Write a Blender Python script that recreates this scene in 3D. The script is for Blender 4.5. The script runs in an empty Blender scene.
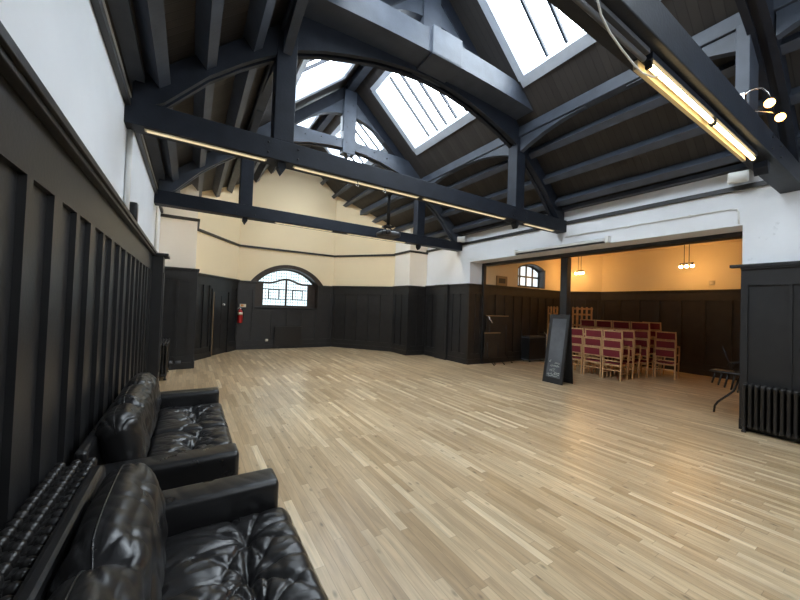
import bpy, bmesh, math, random
from mathutils import Vector, Matrix, noise
random.seed(7)
S = bpy.context.scene
COL = S.collection
PI = math.pi

# ------------------------------------------------------------------ helpers
class MB:
    def __init__(self):
        self.v = []; self.f = []; self.s = []; self.m = []
    def add(self, vs, fs, smooth=False, mi=0):
        o = len(self.v)
        self.v += [tuple(p) for p in vs]
        for f in fs:
            self.f.append([i + o for i in f]); self.s.append(smooth); self.m.append(mi)
        return self
    def box(self, x0, x1, y0, y1, z0, z1, mi=0):
        return self.hexa([(x0,y0,z0),(x1,y0,z0),(x1,y1,z0),(x0,y1,z0),(x0,y0,z1),(x1,y0,z1),(x1,y1,z1),(x0,y1,z1)], mi)
    def hexa(self, p, mi=0):
        return self.add(p, [(0,3,2,1),(4,5,6,7),(0,1,5,4),(1,2,6,5),(2,3,7,6),(3,0,4,7)], False, mi)
    def obox(self, o, u, v, w, mi=0):
        o=Vector(o);u=Vector(u);v=Vector(v);w=Vector(w)
        return self.hexa([o,o+u,o+u+v,o+v,o+w,o+u+w,o+u+v+w,o+v+w], mi)
    def bar(self, a, b, w, h, up=(0,0,1), mi=0):
        a=Vector(a); b=Vector(b); d=(b-a).normalized(); up=Vector(up)
        s=d.cross(up)
        if s.length<1e-4: s=d.cross(Vector((1,0,0)))
        s.normalize(); u=s.cross(d).normalized()
        return self.obox(a-s*w/2-u*h/2, b-a, s*w, u*h, mi)
    def prism(self, poly, ext, smooth=False, mi=0):
        """planar polygon (list of 3D points) pushed along ext"""
        n=len(poly); e=Vector(ext)
        vs=[Vector(p) for p in poly]+[Vector(p)+e for p in poly]
        fs=[list(range(n))[::-1], list(range(n,2*n))]+[(i,(i+1)%n,(i+1)%n+n,i+n) for i in range(n)]
        return self.add(vs, fs, smooth, mi)
    def strip(self, lo, hi, ext, mi=0):
        """quad strips between two polylines, pushed along ext (for arched pieces)"""
        e=Vector(ext); n=len(lo)
        vs=[Vector(p) for p in lo]+[Vector(p) for p in hi]+[Vector(p)+e for p in lo]+[Vector(p)+e for p in hi]
        fs=[]
        for i in range(n-1):
            fs+=[(i,i+1,n+i+1,n+i),(2*n+i+1,2*n+i,3*n+i,3*n+i+1),(i+1,i,2*n+i,2*n+i+1),(n+i,n+i+1,3*n+i+1,3*n+i)]
        fs+=[(0,n,3*n,2*n),(n-1,3*n-1,4*n-1,2*n-1)]
        return self.add(vs, fs, False, mi)
    def tube(self, pts, r, seg=8, mi=0, cap=True):
        pts=[Vector(p) for p in pts]; n=len(pts); vs=[]; fs=[]
        rs=r if isinstance(r,(list,tuple)) else [r]*n
        prev=None
        for i,p in enumerate(pts):
            d=(pts[min(i+1,n-1)]-pts[max(i-1,0)]).normalized()
            if prev is None:
                a=Vector((0,0,1)) if abs(d.z)<.9 else Vector((1,0,0))
                s=d.cross(a).normalized()
            else:
                s=(prev-d*prev.dot(d)).normalized()
            prev=s; t=d.cross(s)
            for k in range(seg):
                an=2*PI*k/seg
                vs.append(p+(s*math.cos(an)+t*math.sin(an))*rs[i])
        for i in range(n-1):
            for k in range(seg):
                fs.append((i*seg+k,i*seg+(k+1)%seg,(i+1)*seg+(k+1)%seg,(i+1)*seg+k))
        if cap:
            fs.append(tuple(range(seg))[::-1]); fs.append(tuple((n-1)*seg+k for k in range(seg)))
        return self.add(vs, fs, True, mi)
    def lathe(self, prof, c=(0,0,0), seg=16, mi=0):
        """prof = [(r,z)...] about vertical axis"""
        c=Vector(c); vs=[]; fs=[]; n=len(prof)
        for r,z in prof:
            for k in range(seg):
                an=2*PI*k/seg; vs.append(c+Vector((r*math.cos(an),r*math.sin(an),z)))
        for i in range(n-1):
            for k in range(seg):
                fs.append((i*seg+k,i*seg+(k+1)%seg,(i+1)*seg+(k+1)%seg,(i+1)*seg+k))
        fs.append(tuple(range(seg))[::-1]); fs.append(tuple((n-1)*seg+k for k in range(seg)))
        return self.add(vs, fs, True, mi)
    def sphere(self, c, r, seg=12, rings=8, sc=(1,1,1), mi=0):
        c=Vector(c); vs=[]; fs=[]
        for i in range(1,rings):
            th=PI*i/rings
            for k in range(seg):
                an=2*PI*k/seg
                vs.append(c+Vector((r*sc[0]*math.sin(th)*math.cos(an),r*sc[1]*math.sin(th)*math.sin(an),r*sc[2]*math.cos(th))))
        vs.append(c+Vector((0,0,r*sc[2]))); vs.append(c-Vector((0,0,r*sc[2])))
        t=len(vs)-2; b=t+1; R=rings-1
        for i in range(R-1):
            for k in range(seg):
                fs.append((i*seg+k,(i+1)*seg+k,(i+1)*seg+(k+1)%seg,i*seg+(k+1)%seg))
        for k in range(seg):
            fs.append((t,k,(k+1)%seg)); fs.append((b,(R-1)*seg+(k+1)%seg,(R-1)*seg+k))
        return self.add(vs, fs, True, mi)
    def rbox(self, c, size, r, n=(6,6,6), fn=None, mi=0):
        """rounded box on a gridded cube; fn(p, unit) may move points"""
        c=Vector(c); hx,hy,hz=[s/2 for s in size]; H=(hx,hy,hz)
        idx={}; vs=[]; fs=[]
        def V(i,j,k):
            key=(i,j,k)
            if key in idx: return idx[key]
            u=Vector((2*i/n[0]-1,2*j/n[1]-1,2*k/n[2]-1))
            p=Vector((u.x*hx,u.y*hy,u.z*hz))
            q=Vector([max(-(H[a]-r),min(H[a]-r,p[a])) for a in range(3)])
            d=p-q
            if d.length>1e-9: p=q+d.normalized()*min(r,d.length if d.length<r else r)
            if fn: p=fn(p,u)
            vs.append(c+p); idx[key]=len(vs)-1
            return idx[key]
        X,Y,Z=n
        for i in range(X):
            for j in range(Y):
                fs.append((V(i,j,0),V(i,j+1,0),V(i+1,j+1,0),V(i+1,j,0)))
                fs.append((V(i,j,Z),V(i+1,j,Z),V(i+1,j+1,Z),V(i,j+1,Z)))
        for i in range(X):
            for k in range(Z):
                fs.append((V(i,0,k),V(i+1,0,k),V(i+1,0,k+1),V(i,0,k+1)))
                fs.append((V(i,Y,k),V(i,Y,k+1),V(i+1,Y,k+1),V(i+1,Y,k)))
        for j in range(Y):
            for k in range(Z):
                fs.append((V(0,j,k),V(0,j,k+1),V(0,j+1,k+1),V(0,j+1,k)))
                fs.append((V(X,j,k),V(X,j+1,k),V(X,j+1,k+1),V(X,j,k+1)))
        return self.add(vs, fs, True, mi)
    def xf(self, M):
        self.v=[tuple(M@Vector(p)) for p in self.v]; return self
    def mesh(self, name):
        me=bpy.data.meshes.new(name); me.from_pydata(self.v,[],self.f)
        me.polygons.foreach_set('use_smooth', self.s)
        me.polygons.foreach_set('material_index', self.m)
        me.update()
        bm=bmesh.new(); bm.from_mesh(me); bmesh.ops.recalc_face_normals(bm, faces=bm.faces); bm.to_mesh(me); bm.free()
        return me

def obj(name, mb, mat, parent=None, bevel=0, loc=None):
    me=mb.mesh(name)
    for m in (mat if isinstance(mat,(list,tuple)) else [mat]): me.materials.append(m)
    o=bpy.data.objects.new(name, me); COL.objects.link(o)
    if parent is not None:
        o.parent=parent; o.matrix_parent_inverse=Matrix.Translation(-parent.location) if parent.type=='EMPTY' and not any(parent.rotation_euler) else Matrix()
    if bevel:
        b=o.modifiers.new('bevel','BEVEL'); b.width=bevel; b.segments=2; b.limit_method='ANGLE'; b.angle_limit=math.radians(50)
    return o
def local(name, mb, mat, parent, bevel=0):
    """part given in the thing's own coordinates"""
    o=obj(name, mb, mat, None, bevel); o.parent=parent; return o
def thing(name, label, cat, loc=(0,0,0), rz=0, group=None):
    o=bpy.data.objects.new(name,None); COL.objects.link(o); o.empty_display_size=.1
    o.location=loc; o.rotation_euler=(0,0,rz); o['label']=label; o['category']=cat
    if group: o['group']=group
    return o
def tag(o, label, cat, group=None):
    o['label']=label; o['category']=cat
    if group: o['group']=group
    return o
def struct(o, label=None):
    o['kind']='structure'
    if label: o['label']=label; 
    return o
def dup(root, loc, rz, label, group=None):
    r=root.copy(); COL.objects.link(r); r.location=loc; r.rotation_euler=(0,0,rz); r['label']=label
    if group: r['group']=group
    for ch in list(root.children):
        c=ch.copy(); COL.objects.link(c); c.parent=r
        for g in list(ch.children):
            d=g.copy(); COL.objects.link(d); d.parent=c
    return r

# ------------------------------------------------------------------ materials
def nodes(name):
    m=bpy.data.materials.new(name); m.use_nodes=True; nt=m.node_tree
    return m, nt, nt.nodes['Principled BSDF']
def N(nt,t,**kw):
    n=nt.nodes.new(t)
    for k,v in kw.items(): setattr(n,k,v)
    return n
def mathn(nt,op,a,b=None):
    n=N(nt,'ShaderNodeMath',operation=op)
    for i,x in enumerate((a,b)):
        if x is None: continue
        if isinstance(x,(int,float)): n.inputs[i].default_value=x
        else: nt.links.new(x,n.inputs[i])
    return n.outputs[0]
def plain(name, col, rough=.5, metal=0, spec=.5, var=.0, scale=8, bump=0, bscale=60, coat=0):
    m,nt,b=nodes(name)
    b.inputs['Roughness'].default_value=rough; b.inputs['Metallic'].default_value=metal
    b.inputs['Specular IOR Level'].default_value=spec
    b.inputs['Coat Weight'].default_value=coat
    tc=N(nt,'ShaderNodeTexCoord')
    nz=N(nt,'ShaderNodeTexNoise'); nz.inputs['Scale'].default_value=scale; nz.inputs['Detail'].default_value=5
    nt.links.new(tc.outputs['Object'],nz.inputs['Vector'])
    cr=N(nt,'ShaderNodeValToRGB'); v=var
    cr.color_ramp.elements[0].position=.3; cr.color_ramp.elements[1].position=.7
    cr.color_ramp.elements[0].color=(*[c*(1-v) for c in col],1); cr.color_ramp.elements[1].color=(*[min(1,c*(1+v)) for c in col],1)
    nt.links.new(nz.outputs['Fac'],cr.inputs['Fac']); nt.links.new(cr.outputs['Color'],b.inputs['Base Color'])
    if bump:
        n2=N(nt,'ShaderNodeTexNoise'); n2.inputs['Scale'].default_value=bscale; n2.inputs['Detail'].default_value=4
        nt.links.new(tc.outputs['Object'],n2.inputs['Vector'])
        bp=N(nt,'ShaderNodeBump'); bp.inputs['Strength'].default_value=bump; bp.inputs['Distance'].default_value=.01
        nt.links.new(n2.outputs['Fac'],bp.inputs['Height']); nt.links.new(bp.outputs['Normal'],b.inputs['Normal'])
    return m
def emit(name, col, strength, base=(.8,.8,.8)):
    m,nt,b=nodes(name)
    b.inputs['Base Color'].default_value=(*base,1); b.inputs['Roughness'].default_value=.3
    b.inputs['Emission Color'].default_value=(*col,1); b.inputs['Emission Strength'].default_value=strength
    return m
def floor_mat():
    m,nt,b=nodes('oak_strip_floor')
    tc=N(nt,'ShaderNodeTexCoord'); sp=N(nt,'ShaderNodeSeparateXYZ'); nt.links.new(tc.outputs['Object'],sp.inputs[0])
    W=.068; L=.85
    xr=mathn(nt,'DIVIDE',sp.outputs['X'],W); row=mathn(nt,'FLOOR',xr); fx=mathn(nt,'FRACT',xr)
    wn=N(nt,'ShaderNodeTexWhiteNoise',noise_dimensions='1D'); nt.links.new(row,wn.inputs['W'])
    yr=mathn(nt,'ADD',mathn(nt,'DIVIDE',sp.outputs['Y'],L),mathn(nt,'MULTIPLY',wn.outputs['Value'],17.3))
    cl=mathn(nt,'FLOOR',yr); fy=mathn(nt,'FRACT',yr)
    cb=N(nt,'ShaderNodeCombineXYZ'); nt.links.new(row,cb.inputs[0]); nt.links.new(cl,cb.inputs[1])
    w2=N(nt,'ShaderNodeTexWhiteNoise',noise_dimensions='3D'); nt.links.new(cb.outputs[0],w2.inputs['Vector'])
    cr=N(nt,'ShaderNodeValToRGB'); e=cr.color_ramp.elements
    e[0].position=0; e[0].color=(.39,.265,.140,1); e[1].position=1; e[1].color=(.72,.58,.39,1)
    for p,c in ((.3,(.47,.335,.195,1)),(.6,(.53,.39,.235,1)),(.85,(.58,.44,.27,1))):
        q=e.new(p); q.color=c
    nt.links.new(w2.outputs['Value'],cr.inputs['Fac'])
    # grain stretched along the boards, shifted per board
    off=N(nt,'ShaderNodeVectorMath',operation='MULTIPLY_ADD')
    nt.links.new(w2.outputs['Color'],off.inputs[0]); off.inputs[1].default_value=(9,9,9); nt.links.new(tc.outputs['Object'],off.inputs[2])
    mp=N(nt,'ShaderNodeMapping'); mp.inputs['Scale'].default_value=(38,2.6,1); nt.links.new(off.outputs[0],mp.inputs['Vector'])
    gz=N(nt,'ShaderNodeTexNoise'); gz.inputs['Scale'].default_value=1; gz.inputs['Detail'].default_value=6; gz.inputs['Distortion'].default_value=.6
    nt.links.new(mp.outputs[0],gz.inputs['Vector'])
    gr=N(nt,'ShaderNodeMapRange'); gr.inputs['From Min'].default_value=.3; gr.inputs['From Max'].default_value=.7; gr.inputs['To Min'].default_value=.78; gr.inputs['To Max'].default_value=1.14
    nt.links.new(gz.outputs['Fac'],gr.inputs['Value'])
    # knots
    mp2=N(nt,'ShaderNodeMapping'); mp2.inputs['Scale'].default_value=(13,5.5,1); nt.links.new(off.outputs[0],mp2.inputs['Vector'])
    vo=N(nt,'ShaderNodeTexVoronoi'); vo.inputs['Scale'].default_value=.75; nt.links.new(mp2.outputs[0],vo.inputs['Vector'])
    kn=N(nt,'ShaderNodeMapRange'); kn.inputs['From Min'].default_value=.04; kn.inputs['From Max'].default_value=.16; kn.inputs['To Min'].default_value=.5; kn.inputs['To Max'].default_value=1
    nt.links.new(vo.outputs['Distance'],kn.inputs['Value'])
    # gaps
    ex=mathn(nt,'MINIMUM',fx,mathn(nt,'SUBTRACT',1.0,fx)); ey=mathn(nt,'MULTIPLY',mathn(nt,'MINIMUM',fy,mathn(nt,'SUBTRACT',1.0,fy)),L/W)
    ed=mathn(nt,'MINIMUM',ex,ey)
    gp=N(nt,'ShaderNodeMapRange'); gp.inputs['From Min'].default_value=.0; gp.inputs['From Max'].default_value=.035; gp.inputs['To Min'].default_value=.55; gp.inputs['To Max'].default_value=1
    nt.links.new(ed,gp.inputs['Value'])
    # broad wear
    wz=N(nt,'ShaderNodeTexNoise'); wz.inputs['Scale'].default_value=.7; wz.inputs['Detail'].default_value=3; nt.links.new(tc.outputs['Object'],wz.inputs['Vector'])
    wr=N(nt,'ShaderNodeMapRange'); wr.inputs['From Min'].default_value=.3; wr.inputs['From Max'].default_value=.7; wr.inputs['To Min'].default_value=.92; wr.inputs['To Max'].default_value=1.08
    nt.links.new(wz.outputs['Fac'],wr.inputs['Value'])
    f=mathn(nt,'MULTIPLY',mathn(nt,'MULTIPLY',gr.outputs[0],kn.outputs[0]),mathn(nt,'MULTIPLY',gp.outputs[0],wr.outputs[0]))
    vm=N(nt,'ShaderNodeVectorMath',operation='SCALE'); nt.links.new(cr.outputs['Color'],vm.inputs[0]); nt.links.new(f,vm.inputs['Scale'])
    nt.links.new(vm.outputs[0],b.inputs['Base Color'])
    rr=N(nt,'ShaderNodeMapRange'); rr.inputs['To Min'].default_value=.25; rr.inputs['To Max'].default_value=.36
    nt.links.new(gz.outputs['Fac'],rr.inputs['Value']); nt.links.new(rr.outputs[0],b.inputs['Roughness'])
    bp=N(nt,'ShaderNodeBump'); bp.inputs['Strength'].default_value=.15; bp.inputs['Distance'].default_value=.004
    nt.links.new(f,bp.inputs['Height']); nt.links.new(bp.outputs['Normal'],b.inputs['Normal'])
    b.inputs['Specular IOR Level'].default_value=.75
    return m
def board_mat():
    m,nt,b=nodes('dark_roof_boards')
    tc=N(nt,'ShaderNodeTexCoord'); sp=N(nt,'ShaderNodeSeparateXYZ'); nt.links.new(tc.outputs['Object'],sp.inputs[0])
    yr=mathn(nt,'DIVIDE',sp.outputs['Y'],.11); fr=mathn(nt,'FRACT',yr); fl=mathn(nt,'FLOOR',yr)
    ed=mathn(nt,'MINIMUM',fr,mathn(nt,'SUBTRACT',1.0,fr))
    gp=N(nt,'ShaderNodeMapRange'); gp.inputs['From Max'].default_value=.07; gp.inputs['To Min'].default_value=.45; gp.inputs['To Max'].default_value=1
    nt.links.new(ed,gp.inputs['Value'])
    wn=N(nt,'ShaderNodeTexWhiteNoise',noise_dimensions='1D'); nt.links.new(fl,wn.inputs['W'])
    wr=N(nt,'ShaderNodeMapRange'); wr.inputs['To Min'].default_value=.8; wr.inputs['To Max'].default_value=1.2; nt.links.new(wn.outputs['Value'],wr.inputs['Value'])
    f=mathn(nt,'MULTIPLY',gp.outputs[0],wr.outputs[0])
    vm=N(nt,'ShaderNodeVectorMath',operation='SCALE'); vm.inputs[0].default_value=(.032,.028,.026); nt.links.new(f,vm.inputs['Scale'])
    nt.links.new(vm.outputs[0],b.inputs['Base Color']); b.inputs['Roughness'].default_value=.6
    bp=N(nt,'ShaderNodeBump'); bp.inputs['Strength'].default_value=.4; bp.inputs['Distance'].default_value=.01
    nt.links.new(gp.outputs[0],bp.inputs['Height']); nt.links.new(bp.outputs['Normal'],b.inputs['Normal'])
    return m
def leather_mat():
    m,nt,b=nodes('black_leather')
    tc=N(nt,'ShaderNodeTexCoord')
    b.inputs['Base Color'].default_value=(.012,.0115,.012,1)
    nz=N(nt,'ShaderNodeTexNoise'); nz.inputs['Scale'].default_value=9; nz.inputs['Detail'].default_value=4; nt.links.new(tc.outputs['Object'],nz.inputs['Vector'])
    rr=N(nt,'ShaderNodeMapRange'); rr.inputs['From Min'].default_value=.3; rr.inputs['From Max'].default_value=.7; rr.inputs['To Min'].default_value=.27; rr.inputs['To Max'].default_value=.33
    nt.links.new(nz.outputs['Fac'],rr.inputs['Value']); nt.links.new(rr.outputs[0],b.inputs['Roughness'])
    vo=N(nt,'ShaderNodeTexVoronoi',feature='DISTANCE_TO_EDGE'); vo.inputs['Scale'].default_value=220; nt.links.new(tc.outputs['Object'],vo.inputs['Vector'])
    n2=N(nt,'ShaderNodeTexNoise'); n2.inputs['Scale'].default_value=26; n2.inputs['Detail'].default_value=5; n2.inputs['Distortion'].default_value=1.2; nt.links.new(tc.outputs['Object'],n2.inputs['Vector'])
    b1=N(nt,'ShaderNodeBump'); b1.inputs['Strength'].default_value=.12; b1.inputs['Distance'].default_value=.002; nt.links.new(vo.outputs['Distance'],b1.inputs['Height'])
    b2=N(nt,'ShaderNodeBump'); b2.inputs['Strength'].default_value=.10; b2.inputs['Distance'].default_value=.006; nt.links.new(n2.outputs['Fac'],b2.inputs['Height'])
    nt.links.new(b1.outputs['Normal'],b2.inputs['Normal']); nt.links.new(b2.outputs['Normal'],b.inputs['Normal'])
    b.inputs['Specular IOR Level'].default_value=.6
    return m
def stained_plaster():
    m=plain('white_plaster_marked',(.78,.80,.83),.8,var=.03,scale=2,bump=.15,bscale=30)
    nt=m.node_tree; b=nt.nodes['Principled BSDF']
    src=b.inputs['Base Color'].links[0].from_socket
    tc=[n for n in nt.nodes if n.type=='TEX_COORD'][0]
    nz=N(nt,'ShaderNodeTexNoise'); nz.inputs['Scale'].default_value=4.5; nz.inputs['Detail'].default_value=8; nz.inputs['Roughness'].default_value=.7
    nt.links.new(tc.outputs['Object'],nz.inputs['Vector'])
    mr=N(nt,'ShaderNodeMapRange'); mr.inputs['From Min'].default_value=.6; mr.inputs['From Max'].default_value=.74; mr.inputs['To Min'].default_value=1; mr.inputs['To Max'].default_value=.62
    nt.links.new(nz.outputs['Fac'],mr.inputs['Value'])
    sp=N(nt,'ShaderNodeSeparateXYZ'); nt.links.new(tc.outputs['Object'],sp.inputs[0])
    my=N(nt,'ShaderNodeMapRange'); my.inputs['From Min'].default_value=1.75; my.inputs['From Max'].default_value=1.5; nt.links.new(sp.outputs['Y'],my.inputs['Value'])
    mx=N(nt,'ShaderNodeMix',data_type='FLOAT'); nt.links.new(my.outputs[0],mx.inputs[0]); mx.inputs[2].default_value=1; nt.links.new(mr.outputs[0],mx.inputs[3])
    vm=N(nt,'ShaderNodeVectorMath',operation='SCALE'); nt.links.new(src,vm.inputs[0]); nt.links.new(mx.outputs[0],vm.inputs['Scale'])
    nt.links.new(vm.outputs[0],b.inputs['Base Color'])
    return m

M={}
M['floor']=floor_mat(); M['boards']=board_mat(); M['leather']=leather_mat()
M['white']=plain('white_plaster',(.78,.81,.85),.8,var=.03,scale=1.5,bump=.12,bscale=25)
M['whiteR']=stained_plaster()
M['cream']=plain('cream_plaster',(.88,.73,.49),.8,var=.02,scale=1.2,bump=.1,bscale=25)
M['ivory']=plain('ivory_plaster',(.86,.81,.73),.8,var=.02,scale=1.2,bump=.1,bscale=25)
M['black']=plain('black_painted_wood',(.0165,.0162,.0170),.42,var=.2,scale=5,bump=.08,bscale=40)
M['brownblack']=plain('brown_black_painted_wood',(.024,.018,.014),.5,var=.25,scale=5,bump=.08,bscale=40)
M['timber']=plain('black_roof_timber',(.046,.056,.076),.5,var=.2,scale=4,bump=.15,bscale=35)
M['timberD']=plain('black_tie_timber',(.011,.0145,.023),.55,spec=.32,var=.25,scale=5,bump=.2,bscale=35)
M['iron']=plain('black_cast_iron',(.016,.0145,.014),.28,var=.2,scale=20,bump=.15,bscale=50)
M['metal']=plain('black_metal',(.015,.015,.016),.4,metal=.3)
M['chrome']=plain('chrome_metal',(.6,.6,.6),.25,metal=1)
M['whitep']=plain('white_plastic',(.75,.75,.73),.45)
M['wood']=plain('honey_beech',(.60,.37,.18),.45,var=.15,scale=25)
M['wood2']=plain('orange_brown_wood',(.56,.30,.11),.45,var=.2,scale=18)
M['brass']=plain('brown_edge_trim',(.30,.20,.10),.45)
M['red']=plain('burgundy_fabric',(.19,.017,.027),.85,var=.15,scale=60,bump=.1,bscale=200)
M['slate']=plain('grey_chalkboard',(.085,.09,.10),.7,var=.25,scale=3)
M['chalk']=plain('chalk_marks',(.5,.53,.48),.9,var=.3,scale=40)
M['redpaint']=plain('red_paint',(.45,.02,.02),.3)
M['label']=plain('cream_label',(.75,.65,.5),.6)
M['orange']=plain('orange_print',(.75,.25,.05),.6)
M['grey']=plain('grey_plastic',(.09,.095,.105),.4)
M['dkgrey']=plain('charcoal_plastic',(.035,.037,.042),.35)
M['lead']=plain('dark_lead',(.03,.03,.035),.6)
M['frame']=plain('brown_painted_frame',(.035,.024,.018),.4,var=.2,scale=8)
M['reveal']=plain('pale_painted_reveal',(.42,.46,.52),.5,var=.05)
M['sky']=emit('daylight_roof_glazing',(.83,.925,1),9.0)
M['backfill']=emit('added_back_window_glow',(.85,.93,1),3.2)  # glow of the added back window, fill for the room
M['pane']=emit('daylight_leaded_glass',(.74,.94,1.0),.85)
M['pane2']=emit('daylight_clear_pane',(.80,.94,1.0),.60)
M['tube']=emit('lit_fluorescent_tube',(1,.72,.34),9)
M['filltube']=emit('added_fill_tube',(1,.80,.52),20)  # glow of the added tubes that lift the far walls
M['dimtube']=emit('dim_warm_tube',(1,.80,.46),.40,(.6,.55,.42))
M['bulb']=emit('warm_glowing_bulb',(1,.56,.20),76)
M['spot']=emit('warm_spot_bulb',(1,.46,.10),9)
M['batten']=plain('cream_batten',(.55,.48,.34),.4)

# ------------------------------------------------------------------ room dimensions
XL,XR=-.67,7.35
YB=-3.2
SL=.88; ZW=4.05; XC=(XL+XR)/2
def roof(x): return ZW+SL*(min(x-XL,XR-x))
ZR=roof(XC)
A0=Vector((.09,9.85)); A1=Vector((.09,11.0)); A2=Vector((1.40,13.1)); A3=Vector((4.94,13.1)); A4=Vector((6.59,11.0)); A5=Vector((6.59,9.98))
FR=9.98

# floor
f=MB(); f.box(-.9,13.2,YB-.2,13.7,-.2,0)
struct(obj('floor',f,M['floor']))

def dado(name, p0, p1, ztop, panels, parent, mat=None, pz0=.32, pz1=None, th=.05, cap=.07, z0=0, capth=.045, capext=(0,0), skirt=True):
    """panelled wainscot from p0 to p1 (xy); room side is to the LEFT of p0->p1"""
    mat=mat or M['black']
    p0=Vector(p0); p1=Vector(p1); d=(p1-p0); L=d.length; d.normalize(); n=Vector((-d.y,d.x))
    if pz1 is None: pz1=ztop-.27
    def bx(mb,u0,u1,z0_,z1_,a,b):
        o=p0+d*u0+n*a
        mb.obox((o.x,o.y,z0_),(d.x*(u1-u0),d.y*(u1-u0),0),(n.x*(b-a),n.y*(b-a),0),(0,0,z1_-z0_))
    mb=MB(); t0=th-.030
    bx(mb,0,L,z0,ztop-.001,0,t0)
    cuts=sorted(panels)
    bx(mb,0,L,pz1,ztop-.002,t0,th)
    if pz0>z0: bx(mb,0,L,z0,pz0,t0,th)
    u=0
    for a,b in cuts:
        a=max(0,a); b=min(L,b)
        if a>u: bx(mb,u,a,pz0,pz1,t0,th)
        u=b
    if u<L: bx(mb,u,L,pz0,pz1,t0,th)
    if skirt: bx(mb,0,L,z0,z0+.16,th,th+.018)
    o=obj(name,mb,mat,parent)
    if cap:
        c=MB(); bx(c,-capext[0],L+capext[1],ztop,ztop+capth,0,cap+.02); bx(c,0,L,ztop-.03,ztop,th,cap)
        obj('dado_cap',c,mat,parent,.004)
    return o
def even(L,n,m=.12,g=.08):
    w=(L-2*m-(n-1)*g)/n
    return [(m+i*(w+g),m+i*(w+g)+w) for i in range(n)]
def rail(parent, p0, p1, z, h=.07, t=.05, mat=None):
    p0=Vector(p0);p1=Vector(p1);d=(p1-p0);n=Vector((-d.y,d.x)).normalized()
    mb=MB(); mb.obox((p0.x,p0.y,z),(d.x,d.y,0),(n.x*t,n.y*t,0),(0,0,h))
    obj('picture_rail',mb,mat or M['black'],parent)

# ---- left wall
w=MB(); w.box(XL-.25,XL,YB,13.3,0,ZW+.02)
wl=struct(obj('wall_left',w,M['white']))
pan=[]
y=1.82-.76*7
while y<7.7:
    for a,b in ((0,.28),(.35,.63)): pan.append((y+a-YB,min(y+b,7.62)-YB))
    y+=.76
pan=[(7.75-YB-b,7.75-YB-a) for a,b in pan if b>a+.05 and a>0]
dado('panelling',(XL,7.75),(XL,YB),2.53,pan,wl,cap=.10,pz1=2.22)
# projecting block of panelling at the end of the long run
b=MB(); b.box(XL,-.45,7.74,8.16,0,2.5); b.box(XL,-.435,7.80,8.10,.32,2.2); bl=obj('panelling',b,M['black'],wl,.006)
c=MB(); c.box(XL,-.37,7.66,8.24,2.5,2.55); obj('dado_cap',c,M['black'],wl,.004)
dado('panelling',(XL,9.85),(XL,8.16),2.44,even(1.69,4),wl)
rail(wl,(XL,9.85),(XL,YB),3.75)
pi=MB(); pi.tube([(-.64,4.79,2.58),(-.64,4.79,3.57)],.028,10); obj('white_pipe',pi,M['whitep'],wl)
pi=MB(); pi.tube([(-.64,8.5,2.55),(-.64,8.5,3.70)],.022,10); obj('white_pipe',pi,M['whitep'],wl)

# ---- left pier and canted wall with the door
w=MB(); w.prism([(XL,FR-.13,0),(A0.x,A0.y,0),(A0.x,A0.y,roof(A0.x)),(XL,FR-.13,ZW)],(0,1.4,0))
wp=struct(obj('wall_pier_left',w,M['ivory']))
dado('panelling',(A0.x,A0.y),(XL,A0.y),2.43,[(.12,.32),(.38,.60)],wp)
dado('panelling',(A1.x,A1.y),(A0.x,A0.y-.05),2.43,even(1.2,2),wp)
rail(wp,(A0.x,A0.y),(XL,A0.y),3.66); rail(wp,(A1.x,A1.y),(A0.x,A0.y-.05),3.66)
for k in (0,1):
    m_=MB(); m_.rbox((-.36+.17*k,A0.y-.066,.17),(.14,.02,.085),.006,(2,2,2)); obj('socket_plate',m_,M['grey'],wp)

def slabwall(name,p0,p1,mat,th=.3):
    """wall between two plan points cut to the roof line, room to the LEFT of p0->p1"""
    p0=Vector(p0);p1=Vector(p1);d=p1-p0;n=Vector((d.y,-d.x)).normalized()
    w=MB(); w.prism([(p0.x,p0.y,0),(p1.x,p1.y,0),(p1.x,p1.y,roof(p1.x)+.02),(p0.x,p0.y,roof(p0.x)+.02)],(n.x*th,n.y*th,0))
    return struct(obj(name,w,mat))
wd=slabwall('wall_far_left',A2,A1,M['cream'])
d=(A2-A1); Ld=d.length; d.normalize(); nd=Vector((d.y,-d.x))   # into the room
# panelling in pieces round the door: u measured from A1
DU0,DU1=.88,1.80
def ud(u): return A1+d*u
dado('panelling',ud(DU0-.07),ud(0),2.42,[(.1,.36),(.42,.70)],wd)
dado('panelling',ud(Ld),ud(DU1+.07),2.42,[(.1,.5)],wd)
dado('panelling',ud(DU1+.07),ud(DU0-.07),2.42,[],wd,z0=2.06,pz0=2.06,skirt=False)
rail(wd,A2,A1,3.64)
door=MB(); o=ud(DU0)+nd*.004
door.obox((o.x,o.y,.01),(d.x*(DU1-DU0),d.y*(DU1-DU0),0),(nd.x*.04,nd.y*.04,0),(0,0,1.98))
for zz0,zz1 in ((.2,.95),(1.1,1.85)):
    for ua,ub in ((.12,.42),(.5,.8)):
        o=ud(DU0+ua)+nd*.044
        door.obox((o.x,o.y,zz0),(d.x*(ub-ua),d.y*(ub-ua),0),(nd.x*.008,nd.y*.008,0),(0,0,zz1-zz0))
dr=struct(obj('door_1',door,M['black']))
ar=MB()
for ua,ub,za,zb in ((DU0-.07,DU0,0,2.06),(DU1,DU1+.07,0,2.06),(DU0,DU1,1.99,2.06)):
    o=ud(ua); ar.obox((o.x,o.y,za),(d.x*(ub-ua),d.y*(ub-ua),0),(nd.x*.075,nd.y*.075,0),(0,0,zb-za))
obj('door_frame',ar,M['black'],dr)
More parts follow.
